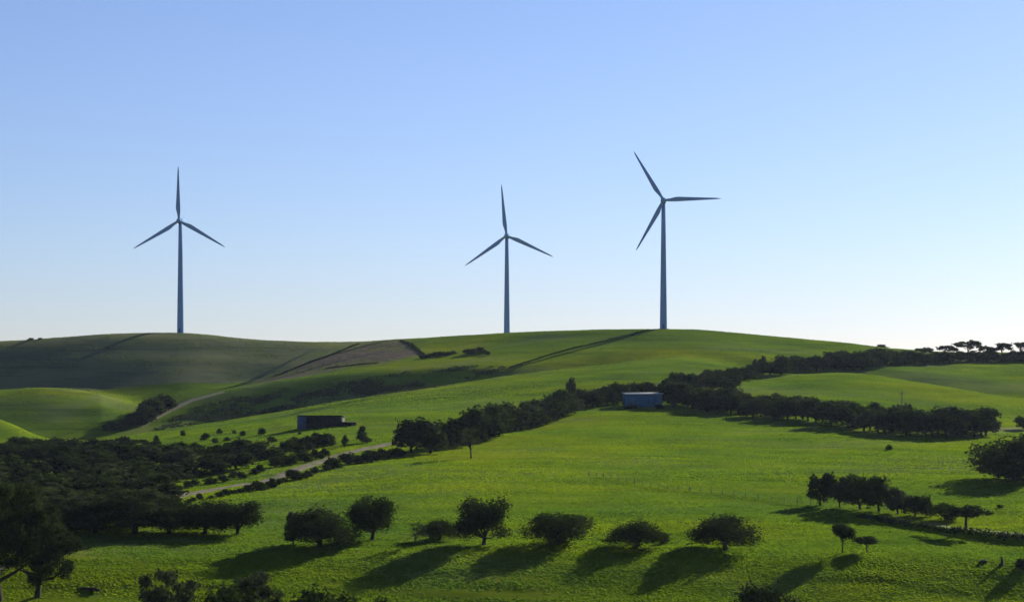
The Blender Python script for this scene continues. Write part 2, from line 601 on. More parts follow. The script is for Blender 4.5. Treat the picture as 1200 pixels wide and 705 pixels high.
def gravel_mat():
    m, ns, ls, b = new_mat('gravel_with_grass')
    g_ = ns.new('ShaderNodeNewGeometry')
    na = noise_node(ns, ls, 0.8, 5, g_.outputs['Position'], 0.7)
    nb = noise_node(ns, ls, 0.28, 5, g_.outputs['Position'], 0.7)
    ca = ramp(ns, ls, na.outputs['Fac'], [(0.3, (0.105, 0.092, 0.070)), (0.7, (0.190, 0.170, 0.135))])
    fb = ramp(ns, ls, nb.outputs['Fac'], [(0.52, (0, 0, 0)), (0.60, (1, 1, 1))])
    ls.new(mix(ns, ls, fb.outputs[0], ca.outputs[0], (0.075, 0.100, 0.018)), b.inputs['Base Color'])
    b.inputs['Roughness'].default_value = 1.0
    b.inputs['Specular IOR Level'].default_value = 0.0
    return m


m_gravel = gravel_mat()
ribbon('gravel_road', [(196, 584), (230, 577), (270, 570), (310, 564), (335, 555), (352, 548), (375, 541), (402, 532), (430, 525), (462, 519), (490, 514)], 7.2, m_gravel, 0.15)
m_track = flat_mat('grassy_gravel', (0.115, 0.135, 0.04), 1.0, 0.35, 0.9, 0, 0.1)
ribbon('farm_track', [(p, np.interp(p, TR_PX, TR_Y) - 2.0) for p in (1085, 1110, 1140, 1170, 1200, 1260)], 3.0, m_track, 0.08)

# ------------------------------------------------------------------ vegetation prototypes (unit size: 1 wide, 1 tall)


def leaves(centres, radii, counts, size, rng, flat=0.75, shell=0.55):
    """leaf-clump quads spread through lobes"""
    Vs = []
    for c, r, n in zip(centres, radii, counts):
        dv = rng.normal(size=(n, 3))
        dv /= np.linalg.norm(dv, axis=1)[:, None]
        rr = (shell + (1 - shell) * rng.random(n) ** 0.7) * (1 + 0.21 * rng.normal(size=n))
        p = np.array(c) + dv * rr[:, None] * np.array(r)
        nrm = dv + 0.75 * rng.normal(size=(n, 3))
        nrm /= np.linalg.norm(nrm, axis=1)[:, None]
        u = np.cross(nrm, rng.normal(size=(n, 3)))
        u /= np.linalg.norm(u, axis=1)[:, None]
        w = np.cross(nrm, u)
        s = size * (0.55 + 0.9 * rng.random(n))[:, None]
        a_ = s * (0.7 + 0.3 * rng.random(n))[:, None]
        q = np.stack([p - u * s * 0.5, p + w * a_ * flat * 0.5, p + u * s * 0.5 + nrm * s * 0.15, p - w * a_ * flat * 0.5], 1)
        Vs.append(q.reshape(-1, 3))
    V = np.concatenate(Vs)
    n = len(V) // 4
    return V, np.arange(n * 4).reshape(n, 4)


def make_proto(kind, seed, nleaf, leaf, mat, lobes=None):
    rng = np.random.default_rng(seed)
    cen, rad = [], []
    trunk_h = 0.3
    if kind == 'round':
        trunk_h, nl = 0.20, 15
        for i in range(nl):
            an = rng.random() * 6.283
            h = 0.24 + 0.56 * (i + rng.random()) / nl
            ring = 0.36 * math.sqrt(max(0.02, 1 - ((h - 0.46) / 0.46) ** 2)) * (0.55 + 0.45 * rng.random())
            cen.append((ring * math.cos(an), ring * math.sin(an), h))
            r = 0.15 + 0.07 * rng.random()
            rad.append((r, r, r * 0.85))
        cen.append((0, 0, 0.52)); rad.append((0.32, 0.32, 0.32))
    elif kind == 'dome':          # wide low paddock tree
        trunk_h, nl = 0.20, 18
        for i in range(nl):
            an = rng.random() * 6.283
            q = math.sqrt((i + 0.5) / nl)
            ring = 0.36 * q
            h = 0.27 + 0.50 * (1 - q ** 2.2) + 0.05 * rng.normal()
            cen.append((ring * math.cos(an), ring * math.sin(an), max(0.20, h)))
            r = 0.13 + 0.05 * rng.random()
            rad.append((r, r, r * 1.35))
        cen.append((0, 0, 0.42)); rad.append((0.38, 0.38, 0.30))
    elif kind == 'pollard':       # round head on a tall bare trunk
        trunk_h, nl = 0.52, 11
        for i in range(nl):
            an = rng.random() * 6.283
            h = 0.55 + 0.30 * (i + rng.random()) / nl
            ring = 0.32 * (0.5 + 0.5 * rng.random()) * (1.0 if h < 0.78 else 0.6)
            cen.append((ring * math.cos(an), ring * math.sin(an), h))
            r = 0.14 + 0.06 * rng.random()
            rad.append((r, r, r * 0.75))
        cen.append((0, 0, 0.68)); rad.append((0.30, 0.30, 0.17))
    elif kind == 'tall':          # irregular gum
        trunk_h, nl = 0.22, 17
        for i in range(nl):
            an = rng.random() * 6.283
            h = 0.24 + 0.64 * (i + rng.random()) / nl
            ring = (0.10 + 0.26 * rng.random()) * (1.15 - 0.6 * (h - 0.30))
            cen.append((ring * math.cos(an), ring * math.sin(an), h))
            r = 0.11 + 0.08 * rng.random()
            rad.append((r, r, r * 0.8))
        cen.append((0, 0, 0.6)); rad.append((0.2, 0.2, 0.24))
    elif kind == 'ragged':        # old gum, crown of separate bunches
        trunk_h, nl = 0.24, 30
        for i in range(nl):
            an = rng.random() * 6.283
            h = 0.20 + 0.72 * (i + rng.random()) / nl
            ring = (0.16 + 0.30 * rng.random()) * math.sqrt(max(0.08, 1 - ((h - 0.42) / 0.62) ** 2))
            cen.append((ring * math.cos(an), ring * math.sin(an), h))
            r = 0.075 + 0.075 * rng.random()
            rad.append((r, r, r * 0.62))
        cen.append((0, 0, 0.5)); rad.append((0.22, 0.22, 0.26))
    elif kind == 'umbrella':      # flat top, sky under it
        trunk_h, nl = 0.62, 11
        for i in range(nl):
            an = rng.random() * 6.283
            q = math.sqrt((i + 0.5) / nl)
            cen.append((0.38 * q * math.cos(an), 0.38 * q * math.sin(an), 0.86 - 0.20 * q * q + 0.03 * rng.normal()))
            rad.append((0.15, 0.15, 0.09))
    elif kind == 'sparse':
        trunk_h, nl = 0.42, 9
        for i in range(nl):
            an = rng.random() * 6.283
            h = 0.45 + 0.45 * (i + rng.random()) / nl
            ring = 0.34 * rng.random() ** 0.6
            cen.append((ring * math.cos(an), ring * math.sin(an), h))
            rad.append((0.13, 0.13, 0.09))
    elif kind == 'bush':
        trunk_h, nl = 0.12, 12
        for i in range(nl):
            an = rng.random() * 6.283
            h = 0.14 + 0.62 * (i + rng.random()) / nl
            ring = 0.36 * math.sqrt(max(0.05, 1 - (h / 0.95) ** 2)) * (0.4 + 0.6 * rng.random())
            cen.append((ring * math.cos(an), ring * math.sin(an), h))
            r = 0.15 + 0.07 * rng.random()
            rad.append((r, r, r * 0.95))
        cen.append((0, 0, 0.38)); rad.append((0.3, 0.3, 0.32))
    elif kind == 'cone':
        trunk_h, nl = 0.1, 10
        for i in range(nl):
            h = 0.12 + 0.74 * (i + 0.5) / nl
            an = rng.random() * 6.283
            ring = 0.22 * (1 - h)
            cen.append((ring * math.cos(an), ring * math.sin(an), h))
            r = 0.34 * (1 - 0.75 * h)
            rad.append((r, r, 0.13))
    vol = np.array([r[0] * r[1] + r[0] * r[2] for r in rad])
    cnt = np.maximum(6, (nleaf * vol / vol.sum()).astype(int))
    V, Q = leaves(cen, rad, cnt, leaf, rng, shell=0.45 if kind != 'sparse' else 0.2)
    # fit to the unit box
    V[:, 2] *= 1.0 / V[:, 2].max()
    V[:, 2] = np.maximum(V[:, 2], 0.02 if kind in ('bush', 'cone') else 0.08)
    ext = np.percentile(np.abs(V[:, :2]), 99.2)
    V[:, :2] *= 0.5 / ext
    crown = mesh_np('crown_' + kind, V, Q, None, mat)
    g_ = Geo()
    tr = 0.035 if kind not in ('pollard', 'sparse', 'umbrella') else 0.026
    lean = rng.normal(size=2) * 0.03
    top = np.array([lean[0], lean[1], trunk_h + 0.1])
    g_.tube([(0, 0, -0.06), (0, 0, 0.02), tuple(top * 0.5), tuple(top)], [tr * 1.5, tr * 1.15, tr * 0.9, tr * 0.65], 8)
    for c in cen[:9]:
        c = np.array(c) * np.array([0.95, 0.95, 0.95])
        st = np.array([lean[0] * .5, lean[1] * .5, trunk_h * (0.55 + 0.4 * rng.random())])
        mid = (st + c) / 2 + np.array([0, 0, -0.03]) + rng.normal(size=3) * 0.015
        g_.tube([st, mid, c], [tr * 0.55, tr * 0.36, tr * 0.12], 5)
        if kind in ('sparse', 'umbrella', 'pollard'):
            c2 = mid + (c - mid) * 0.6 + rng.normal(size=3) * 0.09
            g_.tube([mid, c2], [tr * 0.26, tr * 0.08], 4)
    trunk = g_.mesh('trunk_' + kind, m_bark, True)
    return trunk, crown


PROTO = {}


def protos(key, kind, n, nleaf, leaf, mat, seed):
    PROTO[key] = [make_proto(kind, seed + i, nleaf, leaf, mat) for i in range(n)]


protos('round', 'round', 3, 7000, 0.042, m_leaf, 10)
protos('dome', 'dome', 4, 7000, 0.040, m_leaf, 20)
protos('pollard', 'pollard', 2, 3200, 0.06, m_leaf, 30)
protos('gum', 'ragged', 3, 6500, 0.042, m_gum, 40)
protos('big_gum', 'ragged', 2, 14000, 0.027, m_leaf, 47)
protos('sparse', 'sparse', 2, 420, 0.055, m_gum, 50)
protos('bush', 'bush', 4, 3000, 0.065, m_scrub, 60)
protos('far_round', 'round', 5, 1300, 0.10, m_leaf, 70)
protos('far_dome', 'dome', 4, 1300, 0.10, m_leaf, 80)
protos('far_tall', 'tall', 4, 1300, 0.095, m_gum, 90)
protos('far_umbrella', 'umbrella', 3, 900, 0.085, m_leaf, 100)
protos('far_bush', 'bush', 5, 800, 0.12, m_scrub, 110)
protos('far_dark_bush', 'bush', 3, 900, 0.11, m_leaf, 115)
protos('cone', 'cone', 1, 1500, 0.09, m_leaf, 120)

rnd = random.Random(7)


def tree_at(loc, w, h, key, label, cat='tree', group=None, name=None, rz=None, variant=None):
    pr = PROTO[key]
    tr, cr = pr[rnd.randrange(len(pr)) if variant is None else variant % len(pr)]
    t = empty(name or ('bush' if cat == 'bush' else 'tree'), loc, rnd.random() * 6.283 if rz is None else rz, (w, w, h))
    tag(t, label, cat, group)
    obj('stem' if cat == 'bush' else 'trunk', tr, t)
    obj('foliage' if cat == 'bush' else 'crown', cr, t)
    return t


def tree_px(px, base, top, wpx, key, label, cat='tree', group=None, variant=None, sink=0.0):
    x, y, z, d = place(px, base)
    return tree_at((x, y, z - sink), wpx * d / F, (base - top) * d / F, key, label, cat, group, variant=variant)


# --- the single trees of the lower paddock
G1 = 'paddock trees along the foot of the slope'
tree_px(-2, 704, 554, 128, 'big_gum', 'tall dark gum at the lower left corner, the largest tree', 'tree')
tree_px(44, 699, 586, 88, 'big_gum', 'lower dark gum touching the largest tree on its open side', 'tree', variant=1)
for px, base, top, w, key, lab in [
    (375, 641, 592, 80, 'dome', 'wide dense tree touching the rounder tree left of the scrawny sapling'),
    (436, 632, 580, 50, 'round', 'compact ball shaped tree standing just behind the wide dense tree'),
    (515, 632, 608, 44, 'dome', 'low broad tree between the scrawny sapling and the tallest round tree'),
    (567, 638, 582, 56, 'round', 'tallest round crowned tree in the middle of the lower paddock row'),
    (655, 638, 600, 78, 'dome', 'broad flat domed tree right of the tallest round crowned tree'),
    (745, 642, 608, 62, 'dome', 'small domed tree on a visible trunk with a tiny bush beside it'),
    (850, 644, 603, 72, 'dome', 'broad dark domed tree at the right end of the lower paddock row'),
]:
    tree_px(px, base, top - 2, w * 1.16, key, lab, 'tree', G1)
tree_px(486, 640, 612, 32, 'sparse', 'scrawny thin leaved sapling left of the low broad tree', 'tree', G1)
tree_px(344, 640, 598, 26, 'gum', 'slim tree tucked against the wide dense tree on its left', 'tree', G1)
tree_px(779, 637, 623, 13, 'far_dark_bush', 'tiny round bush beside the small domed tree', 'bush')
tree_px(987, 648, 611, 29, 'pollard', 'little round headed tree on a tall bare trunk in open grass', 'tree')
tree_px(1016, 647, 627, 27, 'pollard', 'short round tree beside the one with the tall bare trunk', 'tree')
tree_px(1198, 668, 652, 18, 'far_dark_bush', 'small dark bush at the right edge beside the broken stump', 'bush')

# --- the shaded row on the left
G2 = 'dense row of shaded trees at the left'
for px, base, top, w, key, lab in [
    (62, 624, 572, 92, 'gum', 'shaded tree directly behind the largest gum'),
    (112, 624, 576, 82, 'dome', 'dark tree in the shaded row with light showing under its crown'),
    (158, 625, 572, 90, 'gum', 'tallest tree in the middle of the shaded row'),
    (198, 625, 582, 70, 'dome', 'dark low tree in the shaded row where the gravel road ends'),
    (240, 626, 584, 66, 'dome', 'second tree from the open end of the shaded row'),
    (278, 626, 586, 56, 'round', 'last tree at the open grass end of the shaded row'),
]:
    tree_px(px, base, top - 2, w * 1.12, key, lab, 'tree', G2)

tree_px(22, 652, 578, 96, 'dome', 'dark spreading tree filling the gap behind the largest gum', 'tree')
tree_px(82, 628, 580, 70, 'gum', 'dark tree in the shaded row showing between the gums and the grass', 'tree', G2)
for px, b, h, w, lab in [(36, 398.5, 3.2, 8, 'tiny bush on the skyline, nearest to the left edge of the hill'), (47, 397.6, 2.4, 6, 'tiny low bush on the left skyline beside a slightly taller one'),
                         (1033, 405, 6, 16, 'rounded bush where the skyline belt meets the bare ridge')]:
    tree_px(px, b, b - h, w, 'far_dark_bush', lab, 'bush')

# --- bushes cut by the lower edge of the frame
for px, d, top, w, key, lab in [
    (196, 318, 664, 56, 'gum', 'upright leafy tree cut by the bottom edge, alone on the grass'),
    (268, 315, 678, 66, 'bush', 'rounded bush at the bottom edge, first of the dark thicket'),
    (300, 322, 667, 62, 'gum', 'highest tree of the dark thicket at the bottom edge'),
    (348, 318, 682, 70, 'bush', 'broad bush in the middle of the bottom edge thicket'),
    (396, 316, 689, 60, 'bush', 'low bush near the tapering end of the bottom edge thicket'),
    (436, 317, 696, 34, 'bush', 'lowest bush ending the bottom edge thicket'),
    (904, 322, 677, 56, 'round', 'dark round tree cut by the bottom edge below the domed trees'),
]:
    x, y = world_xy(px, d)
    z = gz1(px, d)
    h = (top - (YH - z * F / d)) * -d / F
    tree_at((x, y, HC + z), 1.35 * w * d / F, h, key, lab, 'bush' if key == 'bush' else 'tree')

# --- clump beside the farm track on the right
G3 = 'clump of trees along the farm track'
for px, base, top, w, key, lab in [
    (961, 592, 551, 36, 'far_round', 'first tall tree of the farm track clump, slim trunk showing'),
    (984, 594, 556, 30, 'far_tall', 'narrow second tree of the farm track clump'),
    (1008, 597, 554, 42, 'far_round', 'big rounded tree at the centre of the farm track clump'),
    (1030, 599, 555, 42, 'far_dome', 'wide crowned tree with bare trunks below beside the big rounded one'),
    (1052, 602, 569, 34, 'far_tall', 'middling tree where the farm track clump steps down'),
    (1072, 605, 580, 36, 'far_dome', 'low dense tree in the lower half of the farm track clump'),
    (1086, 605, 578, 15, 'far_bush', 'small upright bush poking above the low dense track tree'),
    (1108, 609, 587, 42, 'far_dome', 'spreading tree next to the leaning last one'),
    (1132, 620, 590, 62, 'far_umbrella', 'leaning wide spreading tree ending the clump above the track'),
]:
    tree_px(px, base, top, w, key, lab, 'tree', G3)

# --- right edge
tree_px(1192, 562, 492, 100, 'round', 'large dark tree at the right edge casting a long shadow downhill', 'tree', sink=2.6)
tree_px(1206, 548, 512, 50, 'far_round', 'dark tree half hidden behind the large one at the right edge', 'tree')
tree_px(1199, 503, 486, 20, 'far_round', 'small round tree alone on the pale track at the right edge', 'tree')
tree_px(1041, 527, 520, 10, 'far_dark_bush', 'lone dark bush out in the open middle paddock', 'bush')
tree_px(1172, 595, 590, 8, 'far_dark_bush', 'tiny dark bush on shaded grass under the large right tree', 'bush')
tree_px(425, 519, 497, 18, 'cone', 'dark conical tree beside the gravel road near the barn', 'tree')
tree_px(552, 537, 500, 34, 'sparse', 'thin open tree on a bare trunk in front of the road clump', 'tree')


def belt(pts, n, hlo, hhi, wlo, whi, keys, label, group, cat='tree', jy=3.0, seed=1, sink=0.0):
    """trees strung along a line; pts = (px, base row, height px)"""
    r_ = random.Random(seed)
    xs = [p[0] for p in pts]
    for i in range(n):
        px = xs[0] + (xs[-1] - xs[0]) * (i + 0.5 + r_.uniform(-0.35, 0.35)) / n
        b = float(np.interp(px, xs, [p[1] for p in pts])) + r_.uniform(-jy, jy)
        hp = float(np.interp(px, xs, [p[2] for p in pts])) * r_.uniform(hlo, hhi)
        d = ray_hit(px, b, ground_z)
        if d is None:
            continue
        x, y = world_xy(px, d)
        tree_at((x, y, HC + gz1(px, d) - sink), hp * d / F * r_.uniform(wlo, whi), hp * d / F, r_.choice(keys), label, cat, group)


FT = ['far_round', 'far_dome', 'far_dome', 'far_tall']
# road clump to blue shed
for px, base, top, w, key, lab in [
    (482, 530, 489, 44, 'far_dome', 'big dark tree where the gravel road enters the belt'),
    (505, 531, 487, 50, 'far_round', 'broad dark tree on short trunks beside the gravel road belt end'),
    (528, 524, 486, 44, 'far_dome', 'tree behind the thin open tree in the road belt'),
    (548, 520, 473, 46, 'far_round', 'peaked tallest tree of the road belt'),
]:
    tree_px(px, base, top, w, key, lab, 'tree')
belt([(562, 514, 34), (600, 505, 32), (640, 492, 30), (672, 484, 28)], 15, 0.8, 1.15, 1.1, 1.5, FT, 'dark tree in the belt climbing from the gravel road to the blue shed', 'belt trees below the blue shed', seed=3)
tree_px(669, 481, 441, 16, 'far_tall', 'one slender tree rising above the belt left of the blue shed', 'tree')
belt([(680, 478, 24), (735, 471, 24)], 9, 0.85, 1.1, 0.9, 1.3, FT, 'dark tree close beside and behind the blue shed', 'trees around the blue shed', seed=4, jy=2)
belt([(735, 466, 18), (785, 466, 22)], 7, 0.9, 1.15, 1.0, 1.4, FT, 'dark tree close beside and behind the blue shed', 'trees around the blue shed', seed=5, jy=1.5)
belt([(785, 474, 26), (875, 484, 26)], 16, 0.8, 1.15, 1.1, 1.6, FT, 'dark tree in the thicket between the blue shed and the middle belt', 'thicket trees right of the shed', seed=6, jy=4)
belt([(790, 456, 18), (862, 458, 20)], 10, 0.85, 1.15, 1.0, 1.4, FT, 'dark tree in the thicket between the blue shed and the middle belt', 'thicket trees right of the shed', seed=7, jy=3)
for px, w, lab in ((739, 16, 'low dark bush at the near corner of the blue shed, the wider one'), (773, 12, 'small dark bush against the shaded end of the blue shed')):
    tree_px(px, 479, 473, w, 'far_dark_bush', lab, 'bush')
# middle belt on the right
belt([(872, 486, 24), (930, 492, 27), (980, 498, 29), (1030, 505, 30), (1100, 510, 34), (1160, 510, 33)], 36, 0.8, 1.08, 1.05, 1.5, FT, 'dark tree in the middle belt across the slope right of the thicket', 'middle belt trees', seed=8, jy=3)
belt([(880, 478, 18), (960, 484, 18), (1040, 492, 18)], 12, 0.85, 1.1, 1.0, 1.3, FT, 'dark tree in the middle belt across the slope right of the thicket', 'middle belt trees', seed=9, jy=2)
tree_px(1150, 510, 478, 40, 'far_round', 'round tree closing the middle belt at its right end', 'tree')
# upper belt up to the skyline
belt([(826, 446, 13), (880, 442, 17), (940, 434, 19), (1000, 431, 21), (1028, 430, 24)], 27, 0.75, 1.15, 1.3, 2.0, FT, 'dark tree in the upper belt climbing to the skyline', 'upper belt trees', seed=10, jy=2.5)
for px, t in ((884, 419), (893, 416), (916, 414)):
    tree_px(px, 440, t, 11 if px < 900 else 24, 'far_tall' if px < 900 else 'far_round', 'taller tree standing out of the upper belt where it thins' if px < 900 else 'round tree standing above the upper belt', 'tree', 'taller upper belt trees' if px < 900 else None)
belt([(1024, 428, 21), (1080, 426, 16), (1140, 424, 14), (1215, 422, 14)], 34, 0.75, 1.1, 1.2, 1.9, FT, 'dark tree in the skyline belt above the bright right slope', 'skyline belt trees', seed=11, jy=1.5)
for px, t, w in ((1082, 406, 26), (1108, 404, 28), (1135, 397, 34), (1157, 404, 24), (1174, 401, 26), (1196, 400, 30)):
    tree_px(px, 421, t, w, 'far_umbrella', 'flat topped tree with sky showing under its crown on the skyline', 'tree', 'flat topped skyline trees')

# --- scrub on the valley floor, left
GS = 'scrub bushes on the valley floor'
sp = []
rs = random.Random(21)
tries = 0
while len(sp) < 112 and tries < 4000:
    tries += 1
    px, b = rs.uniform(-25, 330), rs.uniform(521, 612)
    # keep the open grass strip and the road clear
    lim = np.interp(px, [0, 60, 120, 205, 330], [521, 523, 524, 528, 534])
    if b < lim:
        continue
    if b > np.interp(px, [0, 190, 200, 250, 310, 330], [612, 612, 574, 556, 545, 541]):
        continue
    dd = [math.hypot((px - q[0]), (b - q[1]) * 2.2) for q in sp]
    if dd and min(dd) < 11:
        continue
    sp.append((px, b))
for px, b in sp:
    near = (b - 520) / 90
    h = rs.uniform(14, 22) + 16 * near * rs.uniform(0.6, 1.1)
    big = rs.random() < 0.35 + 0.3 * near
    if b < 534:
        h *= 0.75
    tree_px(px, b, b - h, h * rs.uniform(1.6, 2.3), rs.choice(['far_round', 'far_dome', 'far_tall']) if big else rs.choice(['far_bush', 'far_dark_bush']),
            'dark low tree in the thick valley scrub' if big else 'rough bush in the thick valley scrub', 'tree' if big else 'bush', GS if not big else 'low trees in the valley scrub')
for px, b, h, w in [(147, 522, 8, 12), (158, 520, 6, 12), (168, 519, 5, 12), (172, 524, 7, 10), (183, 519, 10, 8), (206, 528, 9, 14), (214, 511, 8, 7), (228, 525, 7, 14), (240, 516, 10, 12), (252, 519, 7, 9),
                    (257, 508, 7, 8), (265, 517, 6, 10), (275, 508, 5, 6), (284, 511, 7, 8), (290, 521, 6, 12), (271, 523, 6, 16), (307, 509, 9, 12), (318, 518, 7, 14), (303, 527, 11, 14), (345, 515, 4, 8), (351, 509, 4, 5)]:
    tree_px(px, b, b - h, w, rs.choice(['far_bush', 'far_dark_bush']), 'small dark bush dotted on the bright grass before the barn', 'bush', 'small bushes before the barn')
belt([(322, 533, 12), (360, 527, 15), (388, 521, 16)], 14, 0.7, 1.2, 1.0, 1.5, ['far_bush', 'far_dark_bush', 'far_dome'], 'dark bush above the gravel road below the barn', 'bushes above the gravel road', 'bush', 4, 14)
belt([(316, 545, 14), (345, 541, 14), (385, 533, 10)], 11, 0.7, 1.2, 1.0, 1.5, ['far_bush', 'far_dark_bush', 'far_dome'], 'dark bush above the gravel road below the barn', 'bushes above the gravel road', 'bush', 4, 15)
tree_px(386, 521, 507, 16, 'far_round', 'rounded dark tree before the barn at the bright grass', 'tree')
tree_px(404, 524, 508, 9, 'far_tall', 'thin small tree between the barn and the conical tree', 'tree')
belt([(205, 592, 9), (265, 580, 9), (310, 573, 11), (345, 563, 12), (385, 551, 12), (420, 542, 14), (475, 534, 14)], 30, 0.5, 1.2, 1.2, 2.0, ['far_bush', 'far_dark_bush'], 'dark bush on the lower edge of the gravel road', 'roadside bushes', 'bush', 1.5, 16)
belt([(215, 572, 9), (265, 563, 9), (312, 553, 10)], 9, 0.7, 1.2, 1.1, 1.7, ['far_bush', 'far_dark_bush'], 'dark bush on the upper edge of the gravel road', 'roadside bushes above the road', 'bush', 1.5, 17)
# gully thicket
belt([(122, 504, 8), (145, 502, 11), (160, 498, 18), (172, 492, 22), (186, 482, 18), (205, 474, 9)], 16, 0.8, 1.2, 1.0, 1.5, ['far_bush', 'far_dark_bush', 'far_dome'], 'dark bush filling the gully between the two left hillocks', 'gully thicket bushes', 'bush', 3, 18)
# gorse on the far slope
belt([(492, 419.5, 4), (515, 417, 5), (532, 414.5, 5)], 9, 0.8, 1.2, 1.6, 2.6, ['far_dark_bush'], 'low dark gorse bush in the thin line on the far slope', 'gorse line on the far slope', 'bush', 0.6, 19)
belt([(546, 415, 6), (560, 413, 8), (574, 416, 5)], 7, 0.8, 1.2, 1.3, 2.2, ['far_dark_bush'], 'dark gorse bush in the tight patch right of the gorse line', 'gorse patch on the far slope', 'bush', 1.0, 20)


# ------------------------------------------------------------------ hedges, and a leafy strip added along a shadow (one continuous growth each)
def hedge(name, pts, h, w, label, seed, lsize=0.55, dens=7.0):
    rng = np.random.default_rng(seed)
    P = []
    for px, y in pts:
        x, yy, z, d = place(px, y)
        P.append((x, yy))
    P = np.array(P)
    s = np.concatenate([[0], np.cumsum(np.hypot(*np.diff(P, axis=0).T))])
    n = int(s[-1] * dens)
    t = rng.random(n) * s[-1]
    X = np.interp(t, s, P[:, 0]) + rng.normal(size=n) * w * 0.4
    Y = np.interp(t, s, P[:, 1]) + rng.normal(size=n) * w * 0.4
    hh = h * (0.75 + 0.5 * vnoise(t / 5, t * 0, seed))
    Z = ground_z(600 + X * F / Y, Y) + HC + rng.random(n) * hh
    p = np.stack([X, Y, Z], 1)
    u = rng.normal(size=(n, 3)); u /= np.linalg.norm(u, axis=1)[:, None]
    v = np.cross(u, rng.normal(size=(n, 3))); v /= np.linalg.norm(v, axis=1)[:, None]
    sz = lsize * (0.6 + 0.8 * rng.random(n))[:, None]
    V = np.stack([p - u * sz / 2, p + v * sz / 2, p + u * sz / 2, p - v * sz / 2], 1).reshape(-1, 3)
    me_ = mesh_np(name, V, np.arange(n * 4).reshape(n, 4), None, m_scrub)
    o_ = obj(name, me_)
    tag(o_, label, 'hedge')
    return o_


hedge('hedgerow', [(757, 387.6), (735, 393), (705, 400.5), (670, 409), (640, 417), (615, 425), (598, 431)], 0.55, 1.3, 'thin dark leafy strip added along the tower shadow of the highest turbine', 1, dens=22)  # low leaf strip added to darken the tower shadow on the hill
hedge('hedgerow', [(1005, 605), (1075, 617), (1140, 625.5), (1200, 631), (1250, 636)], 0.8, 1.5, 'low dark hedgerow along the lower side of the farm track at the right edge', 7, dens=26)
hedge('hedgerow', [(470, 397), (480, 403), (489, 410), (496, 416)], 0.9, 1.6, 'short dark hedgerow along the upper right edge of the brown field', 2, dens=26)
hedge('hedgerow', [(322, 441), (340, 434), (380, 419), (420, 403)], 0.6, 1.2, 'faint low hedgerow on the upper left edge of the brown field', 3, dens=24)
hedge('hedgerow', [(380, 432), (405, 429), (425, 427), (442, 425.5)], 0.7, 1.4, 'low dark hedgerow under the brown field along the green slope', 4, dens=24)


# ------------------------------------------------------------------ wind turbines
def blade_mesh():
    n, sec = 22, 16
    V = []
    L = 32.0
    for i in range(n + 1):
        t = i / n
        z = 0.9 + (L - 0.9) * t
        if t < 0.06:
            c, th, rd = 1.5, 1.5, 1.0
        else:
            rd = max(0.0, 1 - (t - 0.06) / 0.14)
            c0 = np.interp(t, [0.06, 0.20, 0.4, 0.7, 0.93, 1.0], [1.5, 2.7, 2.15, 1.35, 0.75, 0.15])
            c, th = c0, np.interp(t, [0.06, 0.2, 0.5, 1.0], [1.4, 0.75, 0.34, 0.05])
        tw = R(np.interp(t, [0, 0.2, 0.6, 1], [16, 13, 4, 0]))
        off = np.interp(t, [0, 0.06, 0.2, 1], [0.5, 0.5, 0.34, 0.34])
        for k in range(sec):
            an = 2 * math.pi * k / sec
            xx = (0.5 + 0.5 * math.cos(an))
            prof = 0.5 * math.sin(an) * (rd + (1 - rd) * (0.45 + 0.75 * (1 - xx)))
            x = (off - xx) * c
            y = prof * th - 0.4 * t * t
            V.append((x * math.cos(tw) - y * math.sin(tw), x * math.sin(tw) + y * math.cos(tw), z))
    Q = []
    for i in range(n):
        for k in range(sec):
            k2 = (k + 1) % sec
            Q.append((i * sec + k, i * sec + k2, (i + 1) * sec + k2, (i + 1) * sec + k))
    T = [(n * sec, n * sec + k, n * sec + k + 1) for k in range(1, sec - 1)]
    return mesh_np('blade', V, Q, T, m_turb, True)


def hub_mesh():
    g_ = Geo()
    ys = [1.2, 0.9, 0.0, -0.8, -1.5, -1.95, -2.1]
    rs_ = [1.1, 1.35, 1.45, 1.35, 0.95, 0.45, 0.05]
    g_.tube([(0, y, 0) for y in ys], rs_, 24)
    return g_.mesh('hub', m_turb, True)


def nacelle_mesh():
    g_ = Geo()
    st = [(-2.2, 1.15, 1.2), (-1.6, 1.4, 1.45), (0, 1.55, 1.65), (4.5, 1.55, 1.7), (6.2, 1.35, 1.4), (7.0, 0.95, 0.9)]
    V, Q, n = [], [], 20
    for y, w, h in st:
        for k in range(n):
            an = 2 * math.pi * k / n
            cx, sx = math.cos(an), math.sin(an)
            V.append((w * math.copysign(abs(cx) ** 0.55, cx), y, h * math.copysign(abs(sx) ** 0.55, sx)))
    for i in range(len(st) - 1):
        for k in range(n):
            k2 = (k + 1) % n
            Q.append((i * n + k, (i + 1) * n + k, (i + 1) * n + k2, i * n + k2))
    T = []
    for b in (0, (len(st) - 1) * n):
        T += [(b, b + k, b + k + 1) for k in range(1, n - 1)]
    return mesh_np('nacelle', V, Q, T, m_turb, True)


BLADE, HUB, NAC = blade_mesh(), hub_mesh(), nacelle_mesh()


